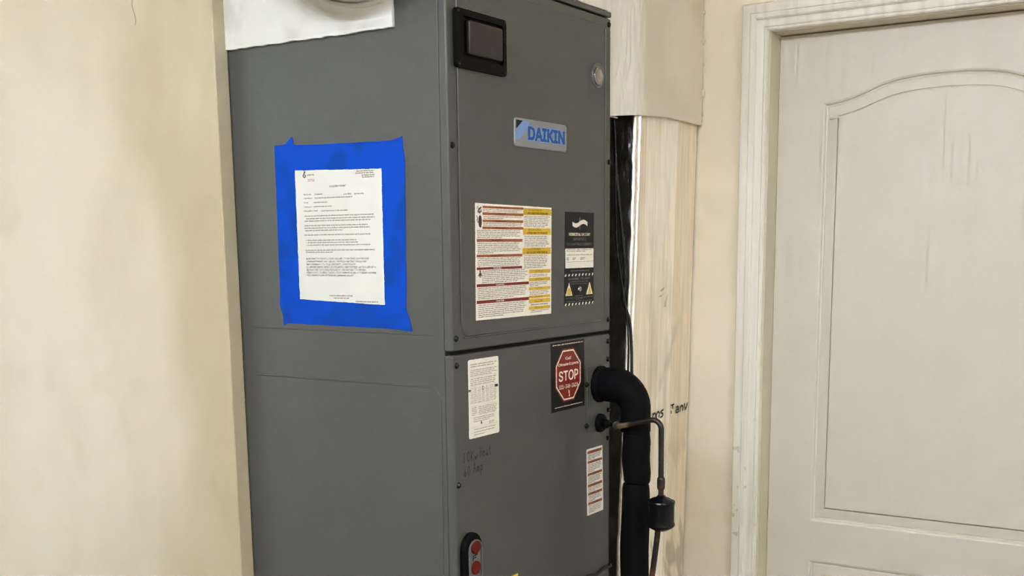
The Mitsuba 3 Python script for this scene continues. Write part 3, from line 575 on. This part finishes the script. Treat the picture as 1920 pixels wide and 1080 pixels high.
each('dark_mark', [poly(sg.box(.1190, 1.3545, .1285, 1.3590), .0001, d0), poly(sg.box(.0412, 1.3535, .0475, 1.3570), .0001, d0), strokes([[(.0850, 1.3590), (.0825, 1.3595), (.0808, 1.3570), (.0815, 1.3545), (.0850, 1.3540)]], .0011, .0001, d0), poly(sg.box(.0755, 1.2960, .0790, 1.3010), .0001, d0)], 'm_ink', dl, FRONT(0.0))
def hand(word, u, v, w, h):
    G = {'1': [[(.3, 1), (.3, 0)]], '0': [[(.5, 1), (.15, .7), (.2, .2), (.5, 0), (.8, .3), (.75, .8), (.5, 1)]], 'K': [[(.1, 1), (.1, 0)], [(.7, .9), (.15, .45), (.75, 0)]], 'w': [[(0, .5), (.2, 0), (.4, .35), (.6, 0), (.9, .5)]], 'H': [[(.1, 1), (.1, 0)], [(.75, 1), (.75, 0)], [(.1, .5), (.75, .55)]],
         'e': [[(.1, .3), (.7, .4), (.5, .6), (.2, .5), (.1, .15), (.4, 0), (.75, .1)]], 'a': [[(.7, .5), (.3, .55), (.1, .2), (.4, 0), (.7, .3), (.75, 0)]], 't': [[(.4, 1), (.4, .1), (.6, 0)], [(.1, .65), (.8, .7)]], '6': [[(.7, 1), (.3, .6), (.15, .2), (.45, 0), (.75, .2), (.5, .45), (.2, .3)]],
         'A': [[(0, 0), (.4, 1), (.75, 0)], [(.15, .4), (.65, .4)]], 'm': [[(.05, 0), (.05, .5), (.05, .35), (.3, .5), (.4, 0), (.4, .35), (.65, .5), (.8, 0)]], 'p': [[(.1, .5), (.1, -.4)], [(.1, .45), (.6, .5), (.7, .2), (.4, 0), (.1, .1)]], ' ': []}
    out = []
    for k, c in enumerate(word): out += [[(u + (k + a * .85) * w, v + b * h) for a, b in l] for l in G[c]]
    return out
hw = strokes(hand('10Kw', .0230, 1.2375, .0110, .0165) + hand('Heat', .0715, 1.2400, .0090, .0160) + hand('60', .0240, 1.2140, .0105, .0160) + hand('Amp', .0520, 1.2165, .0105, .0175), .0016, .00008)
k_ = obj('handwriting', fput(hw, 0.0), 'm_marker', ah); tag(k_, 'handwritten black marker note of heat and amps'); stuff(k_)
# narrow warning label
nl = obj('narrow_label', fput(poly([(.4410, 1.0622), (.5075, 1.0622), (.5030, 1.1960), (.4380, 1.1960)], E_), 0.0), 'm_sticker', ah)
tag(nl, 'narrow white label with six orange bars')
nb = [(.4420, .5002, 1.1918, 1.1860), (.4425, .5008, 1.1718, 1.1665), (.4430, .5019, 1.1472, 1.1418), (.4437, .5020, 1.1245, 1.1190), (.4446, .5028, 1.1076, 1.1022), (.4450, .5030, 1.0880, 1.0825)]
bi, npz = [], []
for k, (u0, u1, z1, z0) in enumerate(nb):
    obj('orange_bar', fput(bar(u0, z0, u1, z1, .0001, E_), 0.0), 'm_orange_bar', nl); bi.append(text('WARNING', u0 + .012, z0 + .0012, u1 - .010, z1 - .0012, True, E_ + .0001))
    nx = nb[k + 1][2] if k < 5 else 1.0650
    npz.append(rows(u0 + .002, nx + .0010, u1 - .003, z0 - .0008, 5 if z0 - nx > .015 else 4, E_ + .0001, .5, .5))
stuff(obj('bar_lettering', fput(cat(bi), 0.0), 'm_bar_ink', nl)); stuff(obj('fine_print', fput(cat(npz), 0.0), 'm_ink_soft', nl))
tag(obj('yellow_label', fput(poly([(.110, .9150), (.1860, .9150), (.1868, 1.0088), (.110, 1.0088)], E_), 0.0), 'm_yellow_bar', ah), 'yellow label at the bottom of the picture')
# plate with the pipe entries
cp = obj('connection_plate', fput(bevel(rrect(.4385, 1.2290, .5312, 1.3590, .003), .0016, .0008), 0.0), 'm_grey', ah)
def ring(r0, r1, t): return lathe([(r0, 0), (r1, 0), (r1, t * .6), (r1 - t * .35, t), (r0 + t * .2, t), (r0, t * .7), (r0, 0)], 36)
obj('suction_grommet', at_front(ring(.024, .0360, .010), .4880, 1.3206, .0016), 'm_rubber', cp, smooth=40)
obj('liquid_grommet', at_front(ring(.0065, .0185, .010), .4875, 1.2430, .0016), 'm_rubber', cp, smooth=40)
# drain ports with red plugs
dp = obj('drain_port', fput(bevel(rrect(.0085, 1.0155, .0640, 1.1165, .0275, 12), .009, .0030), 0.0), 'm_black_plastic', ah, smooth=30)
tag(dp, 'black oval drain port with two red plugs')
rim = rrect(.0205, 1.0260, .0580, 1.1050, .0185, 12)
obj('rim', fput(cat([poly(rim.difference(rim.buffer(-.0022)), .0035, .0085), poly(rim.buffer(-.002), .0012, .0085)]), 0.0), 'm_rim_grey', dp, smooth=25)
for z in (1.0915, 1.0560): obj('red_plug', at_front(lathe([(.0118, 0), (.0118, .0020), (.0105, .0036), (.0060, .0044), (0, .0045)], 28), .0395, z, .0095), 'm_red_plug', dp, smooth=40)
obj('flow_mark', fput(strokes([[(.033, 1.0770), (.046, 1.0785)], [(.033, 1.0770), (.033, 1.0695)], [(.033, 1.0730), (.041, 1.0740)]], .0024, .0001, .0098), 0.0), 'm_marker', dp)

# ------------------------------------------------------------------ permit paper and blue tape on the left side
pn = thing('permit_notice', 'white printed permit page framed by blue tape on the left side of the air handler', 'paper')
obj('page', put(poly(sg.box(-.3400, 1.4750, -.1245, 1.7520), .0002, .0001), SIDE(0)), 'm_paper', pn)
Z = .00035
def line(s, u0, u1, z, h, bold=False): return text(s, u0, z - h / 2, u1, z + h / 2, bold, Z, .00005)
bt = [line(*a) for a in (("BUILDING PERMIT", -.2498, -.2121, 1.6933, .0028, True),
    ("WARNING TO OWNER: YOUR FAILURE TO RECORD A NOTICE OF", -.3099, -.1686, 1.5727, .0027, True), ("COMMENCEMENT MAY RESULT IN YOUR PAYING TWICE FOR", -.3095, -.1746, 1.5680, .0027, True),
    ("IMPROVEMENTS TO YOUR PROPERTY. A NOTICE OF", -.3095, -.1981, 1.5633, .0027, True), ("COMMENCEMENT MUST BE RECORDED AND POSTED ON THE JOB SITE", -.3095, -.1543, 1.5585, .0027, True),
    ("BEFORE THE FIRST INSPECTION. IF YOU INTEND TO OBTAIN", -.3092, -.1764, 1.5538, .0027, True), ("FINANCING, CONSULT WITH YOUR LENDER OR AN ATTORNEY BEFORE", -.3090, -.1535, 1.5491, .0027, True),
    ("RECORDING YOUR NOTICE OF COMMENCEMENT.", -.3090, -.2024, 1.5444, .0027, True), ("Permit #:", -.3100, -.2928, 1.6812, .0021, True), ("Issue Date:", -.2186, -.2022, 1.6795, .0021, True), ("Job Address:", -.3097, -.2889, 1.6750, .0021, True),
    ("Owner:", -.3095, -.2985, 1.6678, .0021, True), ("Contractor:", -.3099, -.2915, 1.6606, .0021, True), ("Description of Work:", -.3103, -.2772, 1.6536, .0021, True))]
stuff(obj('bold_print', put(cat(bt), SIDE(0)), 'm_ink', pn))
def dash(u0, u1, z, h=.0019): return rows(u0, z - h / 2, u1, z + h / 2, 1, Z, 1.0, 1.0, .008, .0010)
fine = [dash(a, b, z) for a, b, z in ((-.3095, -.1554, 1.6450), (-.3060, -.1533, 1.6406), (-.3099, -.1626, 1.6366), (-.3104, -.1687, 1.6288), (-.3107, -.1643, 1.6246), (-.3096, -.2237, 1.6206), (-.3113, -.1636, 1.6130), (-.3044, -.1928, 1.6040), (-.3046, -.1895, 1.6000), (-.3049, -.1643, 1.5958), (-.3103, -.1555, 1.5872), (-.3093, -.2482, 1.5837),
    (-.2591, -.2051, 1.5102), (-.2496, -.2148, 1.5061), (-.2009, -.1520, 1.5008), (-.2843, -.2661, 1.6810), (-.1964, -.1757, 1.6792), (-.2846, -.2002, 1.6747), (-.2874, -.2548, 1.6675), (-.2878, -.2468, 1.6605), (-.2712, -.2105, 1.6530), (-.1901, -.1514, 1.7156), (-.1926, -.1516, 1.7123), (-.1789, -.1517, 1.7086), (-.1779, -.1518, 1.7055), (-.3008, -.2825, 1.7137))]
fine.append(quads([(-.3082, z - .0008, -.3070, z + .0008) for z in (1.6040, 1.6000, 1.5958)], Z))
stuff(obj('fine_print', put(cat(fine), SIDE(0)), 'm_ink_soft', pn))
stuff(obj('red_print', put(cat([dash(-.2988, -.2830, 1.7060, .0014), dash(-.2989, -.2831, 1.7036, .0014)]), SIDE(0)), 'm_ink_red', pn))
obj('crest', put(cat([strokes([[(-.3040, 1.7190), (-.3062, 1.7198), (-.3050, 1.7175), (-.3078, 1.7155), (-.3088, 1.7125), (-.3068, 1.7100), (-.3040, 1.7105), (-.3035, 1.7130), (-.3055, 1.7145)]], .0018, .00005, Z)]), SIDE(0)), 'm_ink', pn)
G_ = 'strips of blue tape around the permit page'
def tape(lab, pts, w):
    k = key_for('tape_strip'); rag = []
    for i in range(len(pts)):
        a, b = np.array(pts[i]), np.array(pts[(i + 1) % len(pts)]); n = max(2, int(np.linalg.norm(b - a) / .006))
        for t in np.arange(n) / n: rag.append(a + (b - a) * t + (rng.normal(0, .00025, 2) if t else 0))
    m = trimesh.creation.extrude_polygon(sg.Polygon(rag).buffer(0), .00018, engine='earcut'); m.apply_translation([0, 0, w])
    scene[k] = mikit.ply(put(m, SIDE(0)), 'm_blue_tape'); labels[k] = {'label': lab, 'category': 'tape', 'group': G_}
tape('blue tape strip along the top edge of the permit page', [(-.3480, 1.7640), (-.3250, 1.7650), (-.2400, 1.7625), (-.1074, 1.7605), (-.0909, 1.7655), (-.0890, 1.7288), (-.0960, 1.7160), (-.1330, 1.7174), (-.3300, 1.7226), (-.3500, 1.7235)], .0004)
tape('blue tape strip along the bottom edge of the permit page', [(-.3590, 1.4600), (-.1184, 1.4568), (-.0804, 1.4540), (-.0840, 1.4680), (-.0900, 1.4850), (-.1350, 1.4960), (-.3300, 1.5030), (-.3600, 1.5035)], .0004)
tape('blue tape strip along the left edge of the permit page', [(-.3726, 1.7655), (-.3470, 1.7672), (-.3325, 1.7785), (-.3300, 1.7770), (-.3270, 1.7650), (-.3277, 1.6600), (-.3278, 1.4615), (-.3594, 1.4601), (-.3685, 1.4552), (-.3700, 1.4750), (-.3770, 1.4930), (-.3745, 1.5100), (-.3735, 1.6500)], .0007)
tape('blue tape strip along the right edge of the permit page', [(-.1356, 1.7560), (-.1150, 1.7600), (-.0915, 1.7665), (-.0905, 1.7500), (-.0872, 1.7300), (-.0890, 1.6400), (-.0905, 1.5300), (-.0925, 1.4900), (-.0804, 1.4540), (-.1184, 1.4565), (-.1373, 1.4580), (-.1365, 1.6000)], .0007)

# ------------------------------------------------------------------ refrigerant lines
sl = thing('suction_line', 'thick black foam insulated pipe bending down from the front of the air handler', 'pipe')
elbow = fillet([(.0120, .488, 1.3206), (.0810, .488, 1.3206), (.0822, .488, 1.232)], .048, 14)
er = np.interp(np.arange(len(elbow)), [0, 2, 6, len(elbow) - 1], [.0355, .0345, .0325, .0290]); er[0] *= .93
obj('elbow_sleeve', tube(elbow, er, 28), 'm_rubber', sl, smooth=50)
def sleeve(z1, z0, x1, x0, r):
    t = np.r_[0, .02, .05, np.linspace(.1, .9, 9), .95, .98, 1]; prof = r * np.interp(t, [0, .03, .2, .5, .8, .97, 1], [.86, .96, 1.0, 1.02, 1.0, .95, .84])
    p = np.stack([x1 + (x0 - x1) * t, np.full_like(t, .488), z1 + (z0 - z1) * t], 1); p[:, 0] += .0012 * np.sin(t * 9)
    return tube(p, prof, 28)
obj('foam_sleeve', sleeve(1.2335, 1.1300, .0828, .0850, .0272), 'm_rubber', sl, smooth=50)
obj('foam_sleeve', sleeve(1.1295, .8700, .0830, .0815, .0280), 'm_rubber', sl, smooth=50)
obj('foam_sleeve', sleeve(.8710, .3, .0815, .0815, .0280), 'm_rubber', sl, smooth=50)
obj('foam_sleeve', sleeve(.3010, 0.0, .0815, .0815, .0280), 'm_rubber', sl, smooth=50)
ll = thing('liquid_line', 'thin copper pipe with a black filter canister in front of the black insulated pipe', 'pipe')
path = np.vstack([smooth_path([(.006, .4875, 1.2430), (.030, .482, 1.2425), (.052, .462, 1.2445), (.0800, .4440, 1.2495), (.118, .4420, 1.2590)], 6)[:-1], fillet([(.118, .4420, 1.2590), (.1590, .4420, 1.2700), (.1600, .4420, 1.1140)], .017, 10)])
obj('copper_pipe', tube(path, .0052, 14), 'm_copper', ll, smooth=50)
def coll(a, b, r): a, b = np.array(a), np.array(b); t = np.array([0, .06, .2, .8, .94, 1])[:, None]; return tube(a + (b - a) * t, np.array([.85, 1, 1.05, 1.05, 1, .85]) * r, 16)
obj('fitting', coll((.0140, .4865, 1.2428), (.026, .4835, 1.2426), .0085), 'm_screw', ll, smooth=40)
obj('fitting', coll((.047, .4675, 1.2437), (.058, .4565, 1.2452), .0095), 'm_screw', ll, smooth=40)
obj('fitting', coll((.1598, .4420, 1.1560), (.1598, .4420, 1.1330), .0072), 'm_copper', ll, smooth=40)
can = lathe([(0, -.0350), (.0070, -.0345), (.0120, -.0330), (.0200, -.0290), (.0250, -.0255), (.0266, -.0225), (.0258, -.0195), (.0252, -.0150), (.0252, .0150), (.0258, .0195), (.0266, .0220), (.0255, .0245), (.0190, .0285), (.0100, .0320), (.0070, .0350), (0, .0352)], 40)
can.apply_translation([.1608, .4420, 1.0865]); tag(obj('filter_canister', can, 'm_gloss_black', ll, smooth=32), 'glossy black filter canister')
obj('lower_pipe', tube(smooth_path([(.1545, .4420, 1.0540), (.1520, .4420, 1.030), (.1430, .4420, .9600), (.1300, .4420, .8600), (.1200, .4420, .7), (.12, .442, .0)], 8), .0056, 14), 'm_copper', ll, smooth=50)

# cables in the gap
c1 = obj('cable', tube(smooth_path([(-.0300, .600, 1.8375), (-.0217, .600, 1.7276), (-.0129, .600, 1.6538), (-.0045, .600, 1.5796), (-.0012, .600, 1.5262), (-.0058, .600, 1.4832), (.0091, .600, 1.4403), (.0143, .600, 1.3861), (.0197, .592, 1.3208), (.022, .592, 1.2), (.022, .592, .3), (.022, .592, .003)], 8), .0030, 10), 'm_cable', smooth=True)
labels[c1] = {'label': 'thicker black cable hanging in front of the bright foil corner', 'category': 'cable'}
c2 = obj('cable', tube(smooth_path([(-.0230, .590, 1.8375), (-.0200, .590, 1.80), (-.0185, .590, 1.700), (-.0170, .590, 1.6275), (-.0142, .590, 1.5796), (-.0050, .590, 1.5262), (.0070, .592, 1.4511), (.0125, .590, 1.397), (.0120, .590, 1.3314), (.010, .590, 1.2), (.010, .590, .3), (.010, .590, .003)], 8), .0020, 10), 'm_cable', smooth=True)
labels[c2] = {'label': 'thin black cable hanging just left of the thicker cable beside the foil', 'category': 'cable'}
c3 = obj('cable', tube(smooth_path([(.0045, .300, .900), (.0045, .405, .9270), (.0045, .4348, .9400), (.0045, .4721, .9350), (.0045, .5013, .9405), (.0045, .5290, .9392), (-.004, .5400, .9385), (-.030, .5430, .9300)], 8), .0030, 10), 'm_cable', smooth=True)
labels[c3] = {'label': 'short black cable crossing the bottom right of the grey front', 'category': 'cable'}
